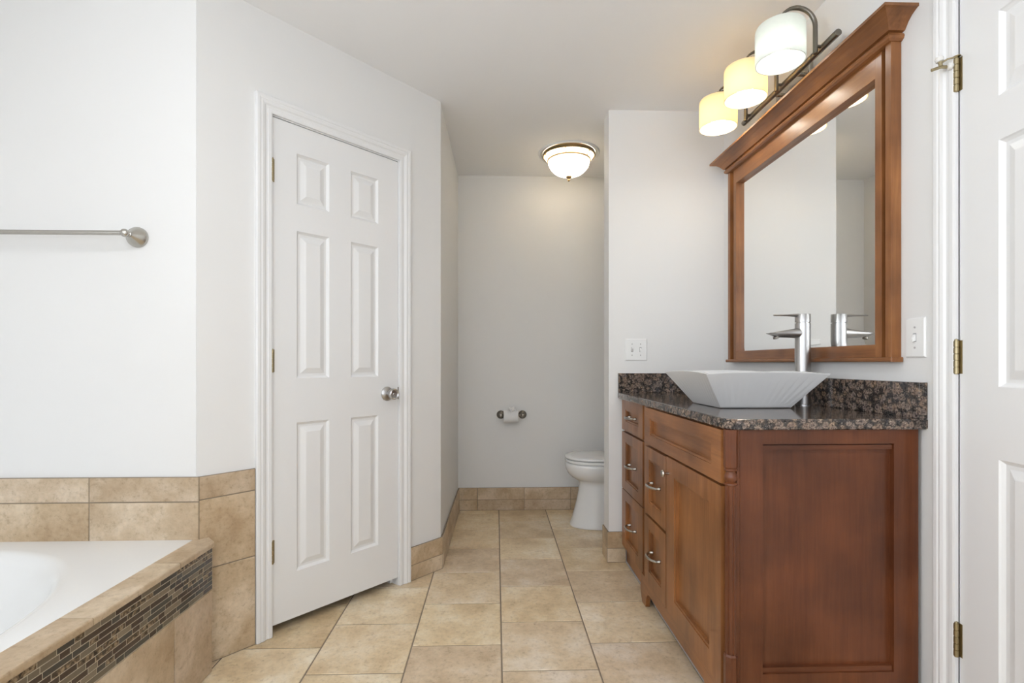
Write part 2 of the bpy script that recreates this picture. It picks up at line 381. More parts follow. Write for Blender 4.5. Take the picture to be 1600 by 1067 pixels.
# ------------------------------------------------------------------ six panel doors
def slab(bm, fr, u0, u1, z0, z1, t, rects, prof, v=0, mat_=0):
    """slab whose room face (v) carries recessed panels; prof = list of (inset, dv)"""
    us = sorted({u0, u1, *[r[0] for r in rects], *[r[1] for r in rects]})
    zs = sorted({z0, z1, *[r[2] for r in rects], *[r[3] for r in rects]})
    key = {}
    def P(u, z):
        k = (round(u, 6), round(z, 6))
        if k not in key: key[k] = bm.verts.new(fr(u, v, z))
        return key[k]
    for i in range(len(us)-1):
        for j in range(len(zs)-1):
            uc, zc = (us[i]+us[i+1])/2, (zs[j]+zs[j+1])/2
            if any(r[0] < uc < r[1] and r[2] < zc < r[3] for r in rects): continue
            bm.faces.new((P(us[i], zs[j]), P(us[i+1], zs[j]), P(us[i+1], zs[j+1]), P(us[i], zs[j+1]))).material_index = mat_
    for r in rects:
        R = [[fr(r[0]+i, v+dv, r[2]+i), fr(r[1]-i, v+dv, r[2]+i), fr(r[1]-i, v+dv, r[3]-i), fr(r[0]+i, v+dv, r[3]-i)] for i, dv in prof]
        rings(bm, R, cap0=False, mat=mat_)
    b = [bm.verts.new(fr(*p)) for p in ((u0, v-t, z0), (u1, v-t, z0), (u1, v-t, z1), (u0, v-t, z1))]
    bm.faces.new(b).material_index = mat_
    for edge, (i, j) in (([P(u, z0) for u in us], (0, 1)), ([P(u1, z) for z in zs], (1, 2)), ([P(u, z1) for u in reversed(us)], (2, 3)), ([P(u0, z) for z in reversed(zs)], (3, 0))):
        bm.faces.new(edge + [b[j], b[i]]).material_index = mat_
DPROF = [(0, 0), (.003, -.004), (.010, -.0095), (.015, -.0095), (.019, -.0095), (.040, -.0015), (.042, -.001)]
PZ = [(.227, .831), (1.012, 1.613), (1.722, 1.929)]
def hinge(fr, u, z, parent, name='hinge', stop=False):
    bm = NB(); h = .089
    r = .0062
    for k in range(5):
        lathe(bm, [(r*.7, 0), (r, .0009), (r, h/5-.0016), (r*.7, h/5-.0007)], fr(u, .0065, z-h/2+k*h/5), n=14)
    lathe(bm, [(.001, -.002), (r*.8, -.0015), (r*.8, h+.001), (r*.7, h+.003), (.001, h+.0042)], fr(u, .0065, z-h/2), n=14)
    box(bm, u, u+.012, -.0015, .001, z-h/2, z+h/2, fr)
    return obj(name, bm, M['brass'], parent, smooth=True, origin=fr(u, 0, z))
def casing(bm, fr, u0, u1, zt, w=.064):
    prof = [(0, 0.0), (0, .0105), (.006, .0125), (.016, .0125), (.019, .0105), (.026, .0110), (.032, .0150), (.040, .0172), (.046, .0160), (.050, .0180), (.060, .0180), (w, .0155), (w, 0)]
    R = []
    for s, v in prof:
        R.append([fr(u0-s, v, 0.002), fr(u0-s, v, zt+s), fr(u1+s, v, zt+s), fr(u1+s, v, 0.002)])
    V = [[bm.verts.new(p) for p in r] for r in R]
    for a, b in zip(V, V[1:]):
        for i in range(3): bm.faces.new((a[i], a[i+1], b[i+1], b[i]))
    bm.faces.new([r[0] for r in V]); bm.faces.new([r[3] for r in V])
    for i in range(3): bm.faces.new((V[-1][i], V[-1][i+1], V[0][i+1], V[0][i]))

# --- closet door in the angled wall
D1 = F(ANG(U0, 0, 0).xy, DA, NA); W1 = U1-U0
d1 = empty('door_1', D1(0, 0, 0)); tag(d1, 'white six-panel closet door with nickel knob in the angled wall', 'door', kind='structure')
bm = NB(); ps = [(p0, p1, a, b) for a, b in PZ for p0, p1 in ((.103, .248), (.353, .498))]
slab(bm, D1, .003, W1-.004, .040, 2.043, .035, ps, DPROF, v=-.001); obj('door_leaf', bm, M['white'], d1)
for z in (.332, 1.083, 1.832): hinge(D1, -.001, z, d1)
c = D1(W1-.066, 0, .929); ax = Vector((NA.x, NA.y, 0))
bm = NB(); lathe(bm, [(.033, -.001), (.0335, .002), (.031, .006), (.022, .011), (.014, .014)], c, ax, 36); kn = obj('knob_rose', bm, M['steel'], d1, smooth=True)
bm = NB(); lathe(bm, [(.012, .012), (.0125, .022), (.018, .032), (.0245, .040), (.0262, .050), (.0255, .058), (.022, .0615), (.019, .060), (.016, .0545), (.006, .053), (.003, .055)], c, ax, 36); obj('door_knob', bm, M['steel'], d1, smooth=True)
bm = NB(); box(bm, W1-.004, W1+.0035, -.012, .0005, .90, .958, D1); obj('latch_plate', bm, M['nickel_dark'], d1)
bm = NB(); box(bm, -.0, .0025, -.1, .0, 0.002, 2.046, D1); box(bm, W1-.0025, W1, -.1, .0, 0.002, 2.046, D1); box(bm, 0, W1, -.1, 0, 2.046, 2.05, D1)
box(bm, W1-.016, W1-.0025, -.1, -.045, 0.002, 2.036, D1); box(bm, .0025, .014, -.1, -.045, 0.002, 2.036, D1)
casing(bm, D1, -.001, W1+.001, 2.050); tag(obj('trim_3', bm, M['white'], None), 'white moulded casing around the closet door', 'trim', kind='structure')

# --- right door, hinged at its far side, almost shut
a2 = radians(4.0)
D2 = F((XR-.0005, HY), (-sin(a2), -cos(a2)), (-cos(a2), sin(a2)))
D2c = F((XR, HY), (0, -1), (-1, 0))
d2 = empty('door_2', D2(0, 0, 0)); tag(d2, 'white six-panel door at the right edge of the room', 'door', kind='structure')
bm = NB(); ps = [(p0, p1, a, b) for a, b in ((.235, .838), (1.016, 1.622), (1.731, 1.94)) for p0, p1 in ((.115, .335), (.427, .647))]
slab(bm, D2, .0015, DW2, .02, 2.045, .035, ps, DPROF, v=-.001); obj('door_leaf', bm, M['white'], d2)
for z in (.334, 1.091, 1.847): hinge(D2c, -.003, z, d2)
c = D2(DW2-.066, 0, .93); ax = Vector((D2.n.x, D2.n.y, 0))
bm = NB(); lathe(bm, [(.033, -.001), (.0335, .002), (.031, .006), (.014, .014), (.0125, .022), (.0245, .040), (.0262, .050), (.0255, .058), (.003, .060)], c, ax, 30); obj('door_knob', bm, M['steel'], d2, smooth=True)
# hinge pin door stop
hp = D2c(0, .0065, 1.893)
bm = NB(); e1 = hp + Vector((-.033, .014, -.009))
lathe(bm, [(.0085, 0), (.0085, .002)], hp + Vector((0, 0, .001)), n=14)
tube(bm, [hp+Vector((0, 0, .002)), hp+Vector((-.02, .008, -.001)), e1], .0023, 8)
tube(bm, [e1+Vector((0, 0, -.008)), e1+Vector((-.002, 0, .004))], .005, 10)
ea, eb = e1+Vector((-.022, .004, -.017)), e1+Vector((.016, -.001, -.010))
tube(bm, [ea, e1+Vector((0, 0, -.010)), eb], [.0042, .0042, .0042], 8)
st = obj('door_stop', bm, M['brass'], d2, smooth=True, origin=hp)
bm = NB()
lathe(bm, [(.004, 0), (.009, .001), (.0105, .009), (.008, .014), (.001, .016)], e1+Vector((-.002, 0, .003)), (-.15, .1, 1), 14)
lathe(bm, [(.005, 0), (.009, .002), (.010, .009), (.006, .014), (.001, .0145)], eb, (.9, -.35, .1), 14)
obj('rubber_bumper', bm, M['rubber'], st, smooth=True)
bm = NB(); box(bm, -.004, .0003, -.115, 0, 0.002, 2.05, D2c); box(bm, DW2+.002, DW2+.006, -.115, 0, 0.002, 2.05, D2c)
box(bm, -.004, .010, -.115, -.045, .002, 2.04, D2c)
casing(bm, D2c, -.003, DW2+.008, 2.052); tag(obj('trim_4', bm, M['white'], None), 'white moulded casing beside the right-hand door', 'trim', kind='structure')

# ------------------------------------------------------------------ bathtub
ZD = .452
def superel(cx, cy, a, b, n, t): 
    c_, s_ = cos(t), sin(t)
    return cx + a*math.copysign(abs(c_)**(2/n), c_), cy + b*math.copysign(abs(s_)**(2/n), s_)
bt = empty('bathtub', (-1.75, .95, 0)); tag(bt, 'white acrylic drop-in bathtub with oval basin in a tiled deck', 'bathtub')
bm = NB(); n = 96; x0, x1, y0, y1 = XL+.002, -1.066, .05, YT-.0115
# outline ring (rectangle, its far right corner cut by the angled wall), resampled by angle
def outl(t):
    cx, cy = -1.75, .95; c_, s_ = cos(t), sin(t); best = 1e9
    for lim, d_, o_ in ((x1, c_, cx), (x0, c_, cx), (y1, s_, cy), (y0, s_, cy)):
        if abs(d_) > 1e-9:
            k = (lim-o_)/d_
            if k > 0: best = min(best, k)
    return Vector((cx+best*c_, cy+best*s_, 0))
corners = [math.atan2(yy-.95, xx+1.75) % (2*pi) for xx in (x0, x1) for yy in (y0, y1)]
ts = [2*pi*i/n for i in range(n)]
for c_ in corners:
    i = min(range(n), key=lambda k: abs(ts[k]-c_)); ts[i] = c_
R = []
R.append([outl(t)+Vector((0, 0, ZD-.03)) for t in ts]); R.append([outl(t)+Vector((0, 0, ZD)) for t in ts])
for (a, b, z) in ((.640, .830, ZD), (.630, .820, ZD-.002), (.618, .808, ZD-.007), (.600, .790, ZD-.030), (.585, .765, ZD-.075), (.560, .725, ZD-.130),
                  (.530, .700, ZD-.20), (.495, .665, ZD-.30), (.45, .62, ZD-.37), (.38, .54, ZD-.395), (.1, .15, ZD-.40)):
    R.append([Vector((*superel(-1.75, .95, a, b, 2.5, t), z)) for t in ts])
rings(bm, R, cap0=False)
o = obj('tub_shell', bm, M['tub'], bt, smooth=True, angle=50)
bm = NB(); lathe(bm, [(.035, 0), (.034, .003), (.02, .005), (.001, .0055)], (-1.75, .95, ZD-.399), n=24); obj('drain', bm, M['nickel'], bt, smooth=True)

su = empty('tub_surround', (-1.02, 1.0, 0)); tag(su, 'tiled tub apron with brown glass mosaic band and stone cap', 'tub apron')
XC = -.982
bm = NB()   # cap: joints at 1.641, 1.294 ...
ys = [1.294-.347*k for k in range(4, 0, -1)] + [1.294, 1.641]
ys[0] = .05
for a, b in zip(ys, ys[1:]):
    P = lambda i, z: [Vector((-1.066+i*.15, a+.0012, z)), Vector((XC-i, a+.0012, z)), Vector((XC-i, b-.0012, z)), Vector((-1.066+i*.15, b-.0012, z))]
    rings(bm, [P(.002, .433), P(0, .435), P(0, .448), P(.0015, .4512), P(.004, ZD+.0005)])
P = lambda i, z: [Vector((-1.066+i*.15, 1.6422, z)), Vector((XC-i, 1.6422, z)), Vector((XC-i, 1.836, z)), Vector((-1.030-i*.5, 1.888, z)), Vector((-1.066+i*.15, 1.852, z))]
rings(bm, [P(.002, .433), P(0, .435), P(0, .448), P(.0015, .4512), P(.004, ZD+.0005)])
obj('cap_tile', bm, M['wall_tile'], su)
FA = F((XC-.006, 0), (0, 1), (1, 0))   # apron face, v towards the room, u = Y
bm = NB(); prism(bm, [(XC-.018, .05), (XC-.018, 1.834), (-1.04, 1.882), (-1.065, 1.85), (-1.065, .05)], 0.001, .433); obj('apron_core', bm, M['grout'], su)
bm = NB()
bm2 = FA
box(bm, .05, 1.834, -.012, -.0004, .287, .433, FA, 5)
zz = .2885; rows = 9; hh = (.4325-.2885)/rows
rnd = random.Random(23)
for r in range(rows):
    y = 1.833; z0 = zz + r*hh
    y -= 0
    first = True
    while y > .052:
        L = rnd.choice([.03, .03, .05, .05, .08, .10])
        if first: L = .012+.05*rnd.random(); first = False
        ya = max(.051, y-L)
        m_ = rnd.choices([0, 1, 2, 3, 4], [30, 18, 20, 8, 24])[0]
        bbox(bm, ya+.0013, y-.0013, -.004, .0006, z0+.0013, z0+hh-.0013, .0006, FA, m_)
        y = ya
obj('mosaic_band', bm, MOS + [M['grout_light']], su)
bm = NB()
ys = [.05, .26, .60, .94, 1.281, 1.622, 1.834]
tiles(bm, [(a, b, .001, .287) for a, b in zip(ys, ys[1:])], 0.0, FA, .004, v0=-.012)
obj('apron_tile', bm, M['wall_tile'], su)

# ------------------------------------------------------------------ towel bar
tb = empty('towel_bar', (-1.262, YT, 1.515)); tag(tb, 'brushed nickel towel bar on the white wall above the tub', 'towel bar')
for name, x in (('bar_post', -1.262), ('bar_post', -1.262-.62)):
    bm = NB(); c = (x, YT, 1.517)
    lathe(bm, [(.036, 0), (.036, .006), (.0345, .009), (.033, .0095), (.035, .011), (.030, .020), (.020, .030), (.012, .040), (.0085, .045), (.0095, .047), (.0095, .050), (.0065, .052), (.0065, .055), (.009, .057), (.0125, .061), (.0140, .067), (.0125, .073), (.008, .077), (.001, .079)], c, (0, -1, 0), 32)
    obj(name, bm, M['nickel'], tb, smooth=True)
bm = NB(); tube(bm, [(-1.262-.62, YT-.067, 1.517), (-1.262, YT-.067, 1.517)], .0082, 16); obj('rail', bm, M['nickel'], tb, smooth=True)

# ------------------------------------------------------------------ vanity cabinet
va = empty('vanity_cabinet', (.95, 2.1, 0)); tag(va, 'cherry-stained wooden bathroom vanity with drawers and a framed side panel', 'vanity cabinet')
LF = F((.675, 0), (0, 1), (-1, 0)); CF = F((.655, 0), (0, 1), (-1, 0)); SF = F((0, 1.460), (1, 0), (0, -1))
ZT = .884
bm = NB()
box(bm, .6935, 1.222, 2.33, 2.768, .10, ZT); box(bm, .6735, 1.222, 1.4825, 2.33, .125, ZT)
obj('carcass', bm, M['wood'], va)
bm = NB(); box(bm, .704, 1.222, 1.50, 2.768, 0.001, .0995); obj('toe_kick', bm, M['wood'], va)
bm = NB(); tube(bm, [(.7015, 2.76, .0045), (.7015, 1.52, .0045)], .0045, 8); obj('caulk_strip', bm, M['caulk'], va)
SPROF = [(0, 0), (.0005, -.0035), (.0075, -.0040), (.0080, -.0150), (.0090, -.0152)]
def front(name, fr, u0, u1, z0, z1, st, m, sz=None):
    sz = sz or st
    bm = NB(); slab(bm, fr, u0, u1, z0, z1, .0178, [(u0+st, u1-st, z0+sz, z1-sz)], SPROF)
    return obj(name, bm, m, va)
def pull(fr, u, z, par, L=.112):
    bm = NB(); n = 14; pts = []; rad = []
    for i in range(n+1):
        s = -1+2*i/n
        pts.append(fr(u+s*L/2*.98, .006+.023*(1-abs(s)**2.6), z)); rad.append(.0050+.0014*(1-s*s))
    tube(bm, pts, rad, 10)
    for s in (-1, 1):
        lathe(bm, [(.0075, -.009), (.0075, -.004), (.0055, 0), (.005, .012)], fr(u+s*L/2*.93, 0, z), (fr.n.x, fr.n.y, 0), 14)
    obj('drawer_pull', bm, M['nickel'], par, smooth=True)
for (z0, z1, zc) in ((.722, .880, .800), (.411, .710, .556), (.105, .406, .250)):
    d = front('drawer', LF, 2.362, 2.752, z0, z1, .076, M['wood'], .048); pull(LF, 2.557, zc, d)
d = front('false_drawer_front', CF, 1.487, 2.255, .724, .880, .070, M['wood_y'], .043); d['label'] = 'wide front with no pull'
for (z0, z1, zc) in ((.424, .712, .566), (.128, .412, .272)):
    d = front('drawer', CF, 1.976, 2.260, z0, z1, .060, M['wood'], .052); pull(CF, 2.118, zc, d)
d = front('cabinet_door', CF, 1.487, 1.970, .128, .716, .085, M['wood'], .066)
bm = NB(); lathe(bm, [(.0055, 0), (.005, .010), (.006, .014), (.013, .018), (.0145, .022), (.012, .027), (.006, .029), (.001, .0295)], CF(1.945, 0, .655), (-1, 0, 0), 24); obj('door_knob', bm, M['nickel'], d, smooth=True)
# bottom rail with bracket foot
bm = NB()
def strip(P, Q):
    for (p0, p1), (q0, q1) in zip(zip(P, P[1:]), zip(Q, Q[1:])):
        hexa(bm, [(.658, *p0), (.658, *p1), (.658, *q1), (.658, *q0), (.676, *p0), (.676, *p1), (.676, *q1), (.676, *q0)])
edge = [(2.322, .128), (2.322, .112), (2.330, .085), (2.338, .060), (2.336, .045), (2.325, .025), (2.316, .010), (2.312, .001)]
strip(edge, [(2.300, z) for y, z in edge])
low = [(2.300, .001), (2.258, .001)] + [(2.254-.050*(1-cos(i/8*pi/2)), .004+.068*sin(i/8*pi/2)) for i in range(9)]
low += [(1.62, .072)] + [(1.62-.06*(1-sin(pi/2*(1-i/8))), .004+.068*sin(pi/2*(1-i/8))) for i in range(1, 9)] + [(1.545, .001), (1.490, .001)]
strip(low, [(y, .128) for y, z in low])
obj('base_rail', bm, M['wood_y'], va)
# corner post: octagonal blocks, turned bead, fluted column
pc = (.6745, 1.4665)
bm = NB()
def octo(r, z): return [Vector((pc[0]+r*cos(radians(22.5+45*i)), pc[1]+r*sin(radians(22.5+45*i)), z)) for i in range(8)]
rings(bm, [octo(.0195, .777), octo(.0195, ZT)])
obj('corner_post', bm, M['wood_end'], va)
bm = NB()
rings(bm, [octo(.0195, .001), octo(.0195, .236), octo(.017, .242)])
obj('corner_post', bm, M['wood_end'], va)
bm = NB()
lathe(bm, [(.0165, .7775), (.0185, .775), (.0165, .772), (.0185, .769), (.0170, .766), (.0120, .764), (.0150, .757), (.0178, .748), (.0165, .739), (.0130, .733), (.0180, .730), (.0185, .727), (.016, .724)], (*pc, 0), n=32)
n = 64
rings(bm, [[Vector((pc[0]+(.0155-.0022*(abs(sin(8*2*pi*i/n/2))<.55))*cos(2*pi*i/n), pc[1]+(.0155-.0022*(abs(sin(8*2*pi*i/n/2))<.55))*sin(2*pi*i/n), z)) for i in range(n)] for z in (.240, .725)])
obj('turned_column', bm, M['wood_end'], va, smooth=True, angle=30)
# side panel facing the room
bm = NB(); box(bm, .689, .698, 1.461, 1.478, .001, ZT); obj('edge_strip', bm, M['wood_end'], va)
bm = NB(); slab(bm, SF, .6985, 1.222, .001, ZT, .022, [(.765, 1.150, .182, .842)], [(0, 0), (.0005, -.0165), (.002, -.0168)], v=0); 
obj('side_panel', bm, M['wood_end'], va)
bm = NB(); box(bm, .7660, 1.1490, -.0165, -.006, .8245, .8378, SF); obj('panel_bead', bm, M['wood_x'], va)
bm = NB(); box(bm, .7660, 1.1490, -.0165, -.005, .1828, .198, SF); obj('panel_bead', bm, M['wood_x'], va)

# ------------------------------------------------------------------ granite top
gt = empty('granite_countertop', (.95, 2.1, ZT)); tag(gt, 'speckled brown and black granite countertop on the vanity', 'countertop')
Z1 = .9147
poly = [(.657, 2.773), (1.213, 2.773), (1.213, 1.447), (.685, 1.447), (.662, 1.468), (.657, 1.49)]
def poly_in(p, i):
    c_ = (sum(a[0] for a in p)/len(p), sum(a[1] for a in p)/len(p))
    return [(x+math.copysign(i, c_[0]-x), y+math.copysign(i, c_[1]-y)) for x, y in p]
bm = NB(); poly = [(.657, 2.773), (1.2395, 2.773), (1.2395, 1.447), (.685, 1.447), (.662, 1.468), (.657, 1.49)]
rings(bm, [[Vector((*p, z)) for p in poly_in(poly, i)] for i, z in ((.003, ZT), (0, ZT+.003), (0, Z1-.004), (.0012, Z1-.0012), (.004, Z1))])
obj('slab', bm, M['granite'], gt)
bm = NB(); bbox(bm, 1.447, 2.7735, 0, .026, Z1+.0002, 1.019, .0015, F((1.2395, 0), (0, 1), (-1, 0))); obj('backsplash', bm, M['granite'], gt)
bm = NB(); bbox(bm, .657, 1.2125, 0, .022, Z1+.0002, 1.019, .0015, F((0, 2.7735), (1, 0), (0, -1))); obj('side_splash', bm, M['granite'], gt)

# ------------------------------------------------------------------ vessel sink
sk = empty('vessel_sink', (.915, 1.92, Z1)); tag(sk, 'white square tapered vessel sink sitting on the granite countertop', 'sink')
def sqr(cx, cy, a, b, z, bow=0, arch=0, n=14):
    """square ring centred cx,cy half sizes a,b; sides bowed inwards / arched up in the middle"""
    P = []
    for s in range(4):
        for i in range(n):
            t = -1+2*i/n; k = 1-t*t
            q_ = {0: (t*a, -b+bow*k), 1: (a-bow*k, t*b), 2: (-t*a, b-bow*k), 3: (-a+bow*k, -t*b)}[s]
            P.append(Vector((cx+q_[0], cy+q_[1], z+arch*k)))
    return P
bm = NB(); zt = 1.039
rings(bm, [sqr(.918, 1.925, .118, .118, Z1+.0005), sqr(.916, 1.924, .126, .127, Z1+.002), sqr(.915, 1.922, .128, .130, Z1+.006),
           sqr(.910, 1.910, .2095, .2095, zt-.004, .012, .006), sqr(.910, 1.910, .211, .211, zt-.001, .012, .006), sqr(.910, 1.910, .209, .209, zt, .012, .006),
           sqr(.910, 1.910, .194, .194, zt, .012, .006), sqr(.910, 1.910, .191, .191, zt-.003, .011, .006),
           sqr(.914, 1.918, .125, .125, Z1+.030), sqr(.915, 1.920, .112, .112, Z1+.020), sqr(.915, 1.92, .03, .03, Z1+.016)], mat=0)
obj('basin', bm, M['sink'], sk)
bm = NB(); lathe(bm, [(.026, 0), (.028, .003), (.020, .007), (.001, .008)], (.915, 1.92, Z1+.016), n=24); obj('drain', bm, M['nickel'], sk, smooth=True)

# ------------------------------------------------------------------ faucet
fx, fy = 1.165, 1.93
fa = empty('vessel_faucet', (fx, fy, Z1)); tag(fa, 'tall brushed nickel single-lever faucet behind the vessel sink', 'faucet')
bm = NB(); lathe(bm, [(.030, 0), (.030, .004), (.0275, .005), (.027, .006), (.027, .310)], (fx, fy, Z1+.0003), n=48); obj('body', bm, M['steel'], fa, smooth=True)
bm = NB(); lathe(bm, [(.0225, .308), (.0225, .314), (.027, .3142), (.027, .343), (.0262, .345), (.001, .345)], (fx, fy, Z1), n=48); cp = obj('cap', bm, M['steel'], fa, smooth=True)
bm = NB(); R = []
for s, (w_, t_) in ((-.018, (.014, .007)), (-.03, (.013, .006)), (-.06, (.0125, .0035)), (-.095, (.0125, .003)), (-.108, (.010, .0026)), (-.112, (.005, .002))):
    zc = Z1+.341 - .002*0
    R.append([Vector((fx+s, fy+w_*cos(2*pi*i/16), zc+t_*sin(2*pi*i/16))) for i in range(16)])
rings(bm, R); obj('lever', bm, M['steel'], fa, smooth=True)
bm = NB(); R = []
z0 = Z1+.274
for s, w_, up, dn in ((0, .0235, .022, -.024), (-.03, .0220, .017, -.020), (-.06, .020, .0125, -.018), (-.09, .0185, .0075, -.017), (-.105, .0175, .0045, -.016), (-.120, .016, .0015, -.009), (-.134, .0135, -.0015, -.0045)):
    zc = z0
    ring = []
    for i in range(20):
        t = 2*pi*i/20; sx, sz = cos(t), sin(t)
        ring.append(Vector((fx+s, fy+w_*math.copysign(abs(sx)**.8, sx), zc + (up*sz if sz > 0 else -dn*sz))))
    R.append(ring)
rings(bm, R); sp = obj('spout', bm, M['steel'], fa, smooth=True)
bm = NB(); lathe(bm, [(.010, .002), (.010, -.006), (.008, -.007), (.008, -.004), (.001, -.003)], (fx-.104, fy, z0-.016), (-.25, 0, 1), 20); obj('aerator', bm, M['nickel_dark'], sp, smooth=True)

# ------------------------------------------------------------------ framed mirror
mi = empty('wall_mirror', (XR, 2.10, 1.08)); tag(mi, 'large cherry-framed mirror with flared crown moulding above the vanity', 'mirror')
MF = F((XR, 0), (0, 1), (-1, 0)); ya, yb = 1.545, 2.655
for s in (0, 1):
    bm = NB()
    def U(u): return ya+u if s == 0 else yb-u
    for (p, q_, v) in ((0, .022, .033), (.022, .048, .008), (.048, .075, .026)):
        u0_, u1_ = sorted((U(p), U(q_))); bbox(bm, u0_-.0008, u1_+.0008, 0.0005, v, 1.0925, 2.062, .0008, MF)
    obj('stile', bm, M['wood'], mi)
for z0, z1 in ((1.985, 2.062), (1.0925, 1.133)):
    bm = NB(); bbox(bm, ya+.0745, yb-.0745, .0005, .0262, z0, z1, .0008, MF); obj('rail', bm, M['wood_y'], mi)
bm = NB(); bbox(bm, ya-.012, yb+.012, .0005, .042, 1.078, 1.0925, .004, MF); obj('sill', bm, M['wood_y'], mi)
for u in (ya+.035, yb-.035):
    bm = NB(); R = []
    zz = 1.105
    prof = []
    while zz < 2.055:
        prof += [(.0045, zz), (.0062, zz+.003), (.0045, zz+.006)]; zz += .0062
    prof = [(.0044, 1.10)] + prof + [(.0044, 2.06)]
    c = MF(u, .013, 0); lathe(bm, prof, (c.x, c.y, 0), n=8)
    obj('rope_bead', bm, M['wood'], mi, smooth=True)
bm = NB()   # crown: closed profile swept round the front and the two returns
prof = [(.026, 2.056), (.040, 2.058), (.047, 2.063), (.050, 2.070), (.047, 2.077), (.041, 2.0795), (.041, 2.0825), (.047, 2.083), (.051, 2.0835), (.056, 2.090), (.064, 2.101), (.077, 2.112), (.092, 2.1195), (.098, 2.1215), (.103, 2.122), (.103, 2.131)]
R = []
for v, z in prof:
    e = v-.036
    R.append([MF(ya-e, .0005, z), MF(ya-e, v, z), MF(yb+e, v, z), MF(yb+e, .0005, z)])
V = [[bm.verts.new(p) for p in r] for r in R]
for a, b in zip(V, V[1:]):
    for i in range(4): bm.faces.new((a[i], a[(i+1) % 4], b[(i+1) % 4], b[i]))
bm.faces.new(V[0]); bm.faces.new(V[-1]); obj('crown', bm, M['wood_y'], mi)
bm = NB(); g0, g1 = ya+.073, yb-.073
rings(bm, [[MF(p[0], v, p[1]) for p in ((g0+i, 1.131+i), (g1-i, 1.131+i), (g1-i, 1.992-i), (g0+i, 1.992-i))] for i, v in ((0, .002), (0, .0035), (.018, .0050))]); obj('glass', bm, M['mirror'], mi)

# ------------------------------------------------------------------ vanity light
vl = empty('vanity_light', (XR, 2.10, 2.22)); tag(vl, 'three-light vanity fixture with curved arms and frosted glass shades', 'light fixture')
bx, bz = 1.187, 2.222
bm = NB(); tube(bm, [(bx, 1.757, bz), (bx, 2.443, bz)], .012, 20); obj('bar', bm, M['nickel_dark'], vl, smooth=True)
bm = NB(); bbox(bm, 1.98, 2.22, .0005, .020, bz-.045, bz+.045, .004, F((XR, 0), (0, 1), (-1, 0)))
for y in (2.02, 2.18): lathe(bm, [(.008, 0), (.008, .045)], (XR-.012, y, bz), (-1, 0, 0), 14)
obj('backplate', bm, M['nickel'], vl)
for y, warm in ((1.84, 0), (2.10, 1), (2.362, 1)):
    bm = NB(); sx = 1.157; R_ = .068
    pts = [(sx, y, 2.196), (sx, y, 2.23), (sx, y, 2.270), (sx, y, 2.296)]
    rad = [.0082]*4
    for i in range(1, 15):
        t = i/14*pi*.80; pts.append((sx-R_*(1-cos(t)), y, 2.296+R_*sin(t)*.95)); rad.append(.0082 - (.005*(i-9)/5 if i > 9 else 0))
    tube(bm, pts, rad, 14)
    tube(bm, [(sx, y, bz), (bx, y, bz)], .006, 10)
    arm = obj('arm', bm, M['nickel_dark'], vl, smooth=True)
    bm = NB(); tube(bm, [(1.0275, y, 2.315), (1.0275, y, 2.235)], [.012, .017], 14); tube(bm, [(1.055, y, 2.333), (1.0275, y, 2.318)], [.005, .012], 10); obj('socket', bm, M['nickel_dark'], vl, smooth=True)
    bm = NB(); cx = 1.0275
    P = [(.004, 2.2925), (.070, 2.293), (.079, 2.290), (.0825, 2.283), (.083, 2.275), (.083, 2.160)]
    prof = P + [(r-.0035, z-(.0035 if z > 2.27 else 0)) for r, z in reversed(P)]
    Rg = [[Vector((cx+r*cos(2*pi*i/40), y+r*sin(2*pi*i/40), z)) for i in range(40)] for r, z in prof]
    rings(bm, Rg + [Rg[0]], False, False); obj('glass_shade', bm, M['shade_warm' if warm else 'shade_cool'], vl, smooth=True)
    bm = NB(); lathe(bm, [(.014, .070), (.016, .060), (.026, .045), (.031, .030), (.029, .014), (.020, .004), (.001, 0)], (cx, y, 2.165), n=24)
    obj('bulb', bm, M['bulb_warm' if warm else 'bulb_cool'], vl, smooth=True)

# ------------------------------------------------------------------ ceiling light in the alcove
cl_ = empty('ceiling_light', (.475, 3.36, CZ)); tag(cl_, 'flush bronze ceiling light with alabaster glass bowl in the toilet alcove', 'ceiling light')
cx, cy = .475, 3.36
bm = NB(); lathe(bm, [(.200, 0), (.200, -.004), (.194, -.009), (.185, -.008), (.180, -.004), (.178, 0)], (cx, cy, CZ-.0003), n=64, cap=False); obj('medallion', bm, M['white'], cl_, smooth=True)
bm = NB(); lathe(bm, [(.168, -.0005), (.170, -.012), (.172, -.020), (.166, -.025), (.160, -.021), (.156, -.010)], (cx, cy, CZ), n=64, cap=False)
obj('upper_ring', bm, M['bronze'], cl_, smooth=True)
bm = NB(); lathe(bm, [(.160, -.022), (.139, -.048)], (cx, cy, CZ), n=64, cap=False); obj('upper_glass', bm, M['bowl'], cl_, smooth=True)
bm = NB(); lathe(bm, [(.140, -.044), (.143, -.050), (.140, -.056), (.134, -.054), (.134, -.046), (.140, -.044)], (cx, cy, CZ), n=64, cap=False)
obj('lower_ring', bm, M['bronze'], cl_, smooth=True)
for k in range(6):
    t = radians(15+60*k); bm = NB()
    p0 = Vector((cx+.162*cos(t), cy+.162*sin(t), CZ-.022)); p1 = Vector((cx+.142*cos(t), cy+.142*sin(t), CZ-.048))
    tube(bm, [p0, p1], .003, 8); lathe(bm, [(.006, -.006), (.006, .004)], p0, (cos(t), sin(t), -.8), 10); obj('clip', bm, M['bronze'], cl_)
bm = NB(); lathe(bm, [(.134, -.052), (.133, -.065), (.127, -.082), (.116, -.100), (.100, -.117), (.080, -.131), (.055, -.142), (.030, -.148), (.012, -.150)], (cx, cy, CZ), n=64, cap=False); obj('glass_bowl', bm, M['bowl'], cl_, smooth=True)
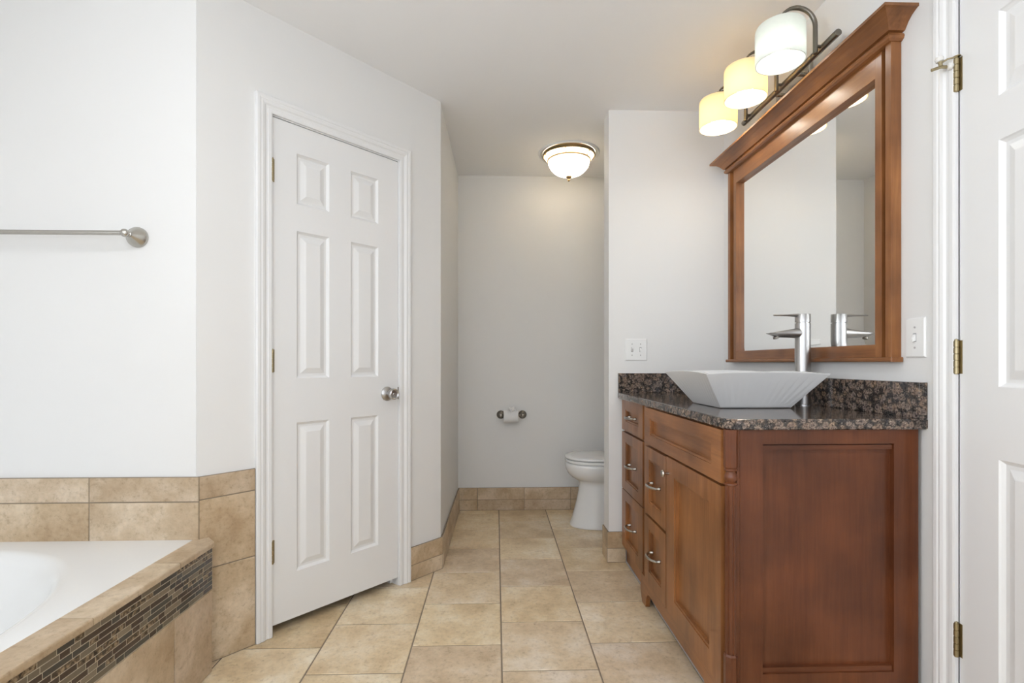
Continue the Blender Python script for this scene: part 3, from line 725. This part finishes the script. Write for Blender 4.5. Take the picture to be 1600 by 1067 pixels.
bm = NB(); lathe(bm, [(.001, -.148), (.018, -.149), (.020, -.153), (.017, -.159), (.009, -.162), (.005, -.165), (.008, -.170), (.009, -.175), (.005, -.180), (.001, -.186)], (cx, cy, CZ), n=24); obj('finial', bm, M['bronze'], cl_, smooth=True)
for dx in (-.05, .05):
    bm = NB(); lathe(bm, [(.001, -.028), (.018, -.026), (.026, 0), (.018, .026), (.001, .028)], (cx+dx, cy, CZ-.072), (1, 0, 0), 20); obj('bulb', bm, M['bulb_alcove'], cl_, smooth=True)

# ------------------------------------------------------------------ toilet
TY = 3.42
to = empty('toilet', (.85, TY, 0)); tag(to, 'white toilet with closed lid, its tank hidden behind the partition wall', 'toilet')
def egg(xf, xb, hw, z, n=48, p=2.3, mid=.56):
    xm = xf + (xb-xf)*mid*0.8
    P = []
    for i in range(n):
        t = 2*pi*i/n; c_, s_ = cos(t), sin(t)
        ax_ = (xb-xm) if c_ > 0 else (xm-xf)
        P.append(Vector((xm+ax_*math.copysign(abs(c_)**(2/p), c_), TY+hw*math.copysign(abs(s_)**(2/p), s_), z)))
    return P
bm = NB()
rings(bm, [egg(.492, .98, .126, .001), egg(.490, .98, .128, .006), egg(.492, .98, .127, .014), egg(.505, .98, .121, .05), egg(.522, .98, .113, .11), egg(.537, .98, .107, .17), egg(.548, .98, .104, .23), egg(.553, .98, .104, .27),
           egg(.549, .98, .108, .293), egg(.530, .98, .122, .306), egg(.502, .98, .142, .322), egg(.478, .98, .160, .345), egg(.463, .98, .172, .375), egg(.459, .98, .176, .400), egg(.460, .98, .176, .415), egg(.464, .975, .173, .419)])
obj('bowl', bm, M['porcelain'], to, smooth=True, angle=60)
bm = NB(); rings(bm, [egg(.474, .945, .162, .4195), egg(.472, .945, .164, .4235), egg(.463, .95, .174, .4245), egg(.459, .95, .177, .428), egg(.459, .95, .177, .438), egg(.463, .95, .173, .442)]); obj('seat', bm, M['porcelain'], to, smooth=True)
bm = NB(); rings(bm, [egg(.474, .945, .162, .4425), egg(.472, .945, .164, .4465), egg(.461, .95, .175, .4475), egg(.458, .95, .178, .451), egg(.458, .95, .178, .457), egg(.463, .948, .174, .462), egg(.50, .92, .150, .467), egg(.60, .85, .08, .470)]); obj('lid', bm, M['porcelain'], to, smooth=True, angle=60)
TF = F((0, TY), (1, 0), (0, 1))
bm = NB(); rings(bm, [[Vector((x, y, z)) for x, y in ((a, TY-h), (b, TY-h), (b, TY+h), (a, TY+h))] for a, b, h, z in ((.99, 1.21, .17, .38), (.98, 1.222, .18, .40), (.965, 1.225, .20, .75))]); tk = obj('tank', bm, M['porcelain'], to)
bm = NB(); bbox(bm, .955, 1.228, TY-.21, TY+.21, .7505, .785, .006); obj('tank_lid', bm, M['porcelain'], to)
bm = NB(); tube(bm, [(.962, TY-.14, .70), (.945, TY-.14, .70), (.943, TY-.08, .695)], .006, 10); obj('flush_lever', bm, M['nickel'], tk, smooth=True)

# ------------------------------------------------------------------ toilet paper
hx = .114; hz = .697
th_ = empty('toilet_paper_holder', (hx, YB, hz)); tag(th_, 'two bronze posts of the toilet paper holder on the alcove back wall', 'paper holder')
for dx in (-.079, .079):
    bm = NB(); lathe(bm, [(.030, 0), (.0305, .006), (.027, .013), (.018, .020), (.012, .028), (.011, .040), (.014, .046), (.0165, .055), (.014, .064), (.009, .069), (.001, .070)], (hx+dx, YB, hz), (0, -1, 0), 24); obj('post', bm, M['nickel_dark'], th_, smooth=True)
bm = NB(); tube(bm, [(hx-.075, YB-.055, hz), (hx+.075, YB-.055, hz)], .008, 12); obj('roller', bm, M['nickel_dark'], th_, smooth=True)
tp = empty('toilet_roll', (hx-.005, YB-.055, hz)); tag(tp, 'white toilet paper roll with a bunched loose end, on its wall holder', 'toilet paper')
bm = NB(); R = []
cy_, cz_ = YB-.057, hz-.010
hw = .052; r0, r1 = .019, .044
prof = [(r0, -hw), (r1-.002, -hw), (r1, -hw+.002), (r1, hw-.002), (r1-.002, hw), (r0, hw)]
Rg = [[Vector((hx-.007+h, cy_+r*cos(2*pi*i/40), cz_+r*sin(2*pi*i/40))) for i in range(40)] for r, h in prof]
rings(bm, Rg+[Rg[0]], False, False)
obj('roll', bm, M['paper'], tp, smooth=True)
bm = NB(); rnd = random.Random(3)
bmesh.ops.create_icosphere(bm, subdivisions=4, radius=1)
from mathutils import noise
for v in bm.verts:
    d = v.co.normalized(); k = 1 + .34*noise.noise(d*2.6) + .16*noise.noise(d*6.0+Vector((3, 1, 2)))
    v.co = Vector((hx+.006+d.x*.026*k, cy_-.014+d.y*.020*k, cz_+.052+d.z*.017*k + .006*sin(d.x*5)))
obj('folded_end', bm, M['paper'], tp, smooth=True, angle=50)

# ------------------------------------------------------------------ light switches
def switch(name, fr, uc, zc, w_, gangs, ups, label):
    r = empty(name, fr(uc, 0, zc)); tag(r, label, 'light switch')
    bm = NB(); h = .1175
    R = [[fr(uc+sx*(w_/2-i), v, zc+sz*(h/2-i)) for sx, sz in ((-1, -1), (1, -1), (1, 1), (-1, 1))] for i, v in ((0, .0002), (0, .003), (.004, .0062))]
    rings(bm, R); obj('cover_plate', bm, M['plate'], r)
    for k in range(gangs):
        u = uc + (k-(gangs-1)/2)*.046
        bm = NB(); box(bm, u-.0055, u+.0055, .006, .0068, zc-.0125, zc+.0125, fr); obj('slot', bm, M['slot'], r)
        s = 1 if ups[k] else -1
        bm = NB()
        A_ = [fr(u-.0045, .0065, zc-.010), fr(u+.0045, .0065, zc-.010), fr(u+.0045, .0065, zc+.010), fr(u-.0045, .0065, zc+.010)]
        B_ = [fr(u-.0035, .016, zc+s*.009-.004), fr(u+.0035, .016, zc+s*.009-.004), fr(u+.0035, .016, zc+s*.009+.004), fr(u-.0035, .016, zc+s*.009+.004)]
        rings(bm, [A_, B_]); obj('toggle', bm, M['plate'], r)
        for dz in (-.030, .030):
            bm = NB(); lathe(bm, [(.0032, 0), (.0028, .0012), (.001, .0014)], fr(u, .0062, zc+dz), (fr.n.x, fr.n.y, 0), 12); obj('screw', bm, M['caulk'], r, smooth=True)
switch('light_switch', F((0, YP), (1, 0), (0, -1)), .757, 1.146, .118, 2, (1, 0), 'white double toggle switch plate on the partition left of the mirror')
switch('light_switch', F((XR, 0), (0, 1), (-1, 0)), 1.487, 1.150, .072, 1, (0,), 'white single toggle switch plate between mirror and right door casing')
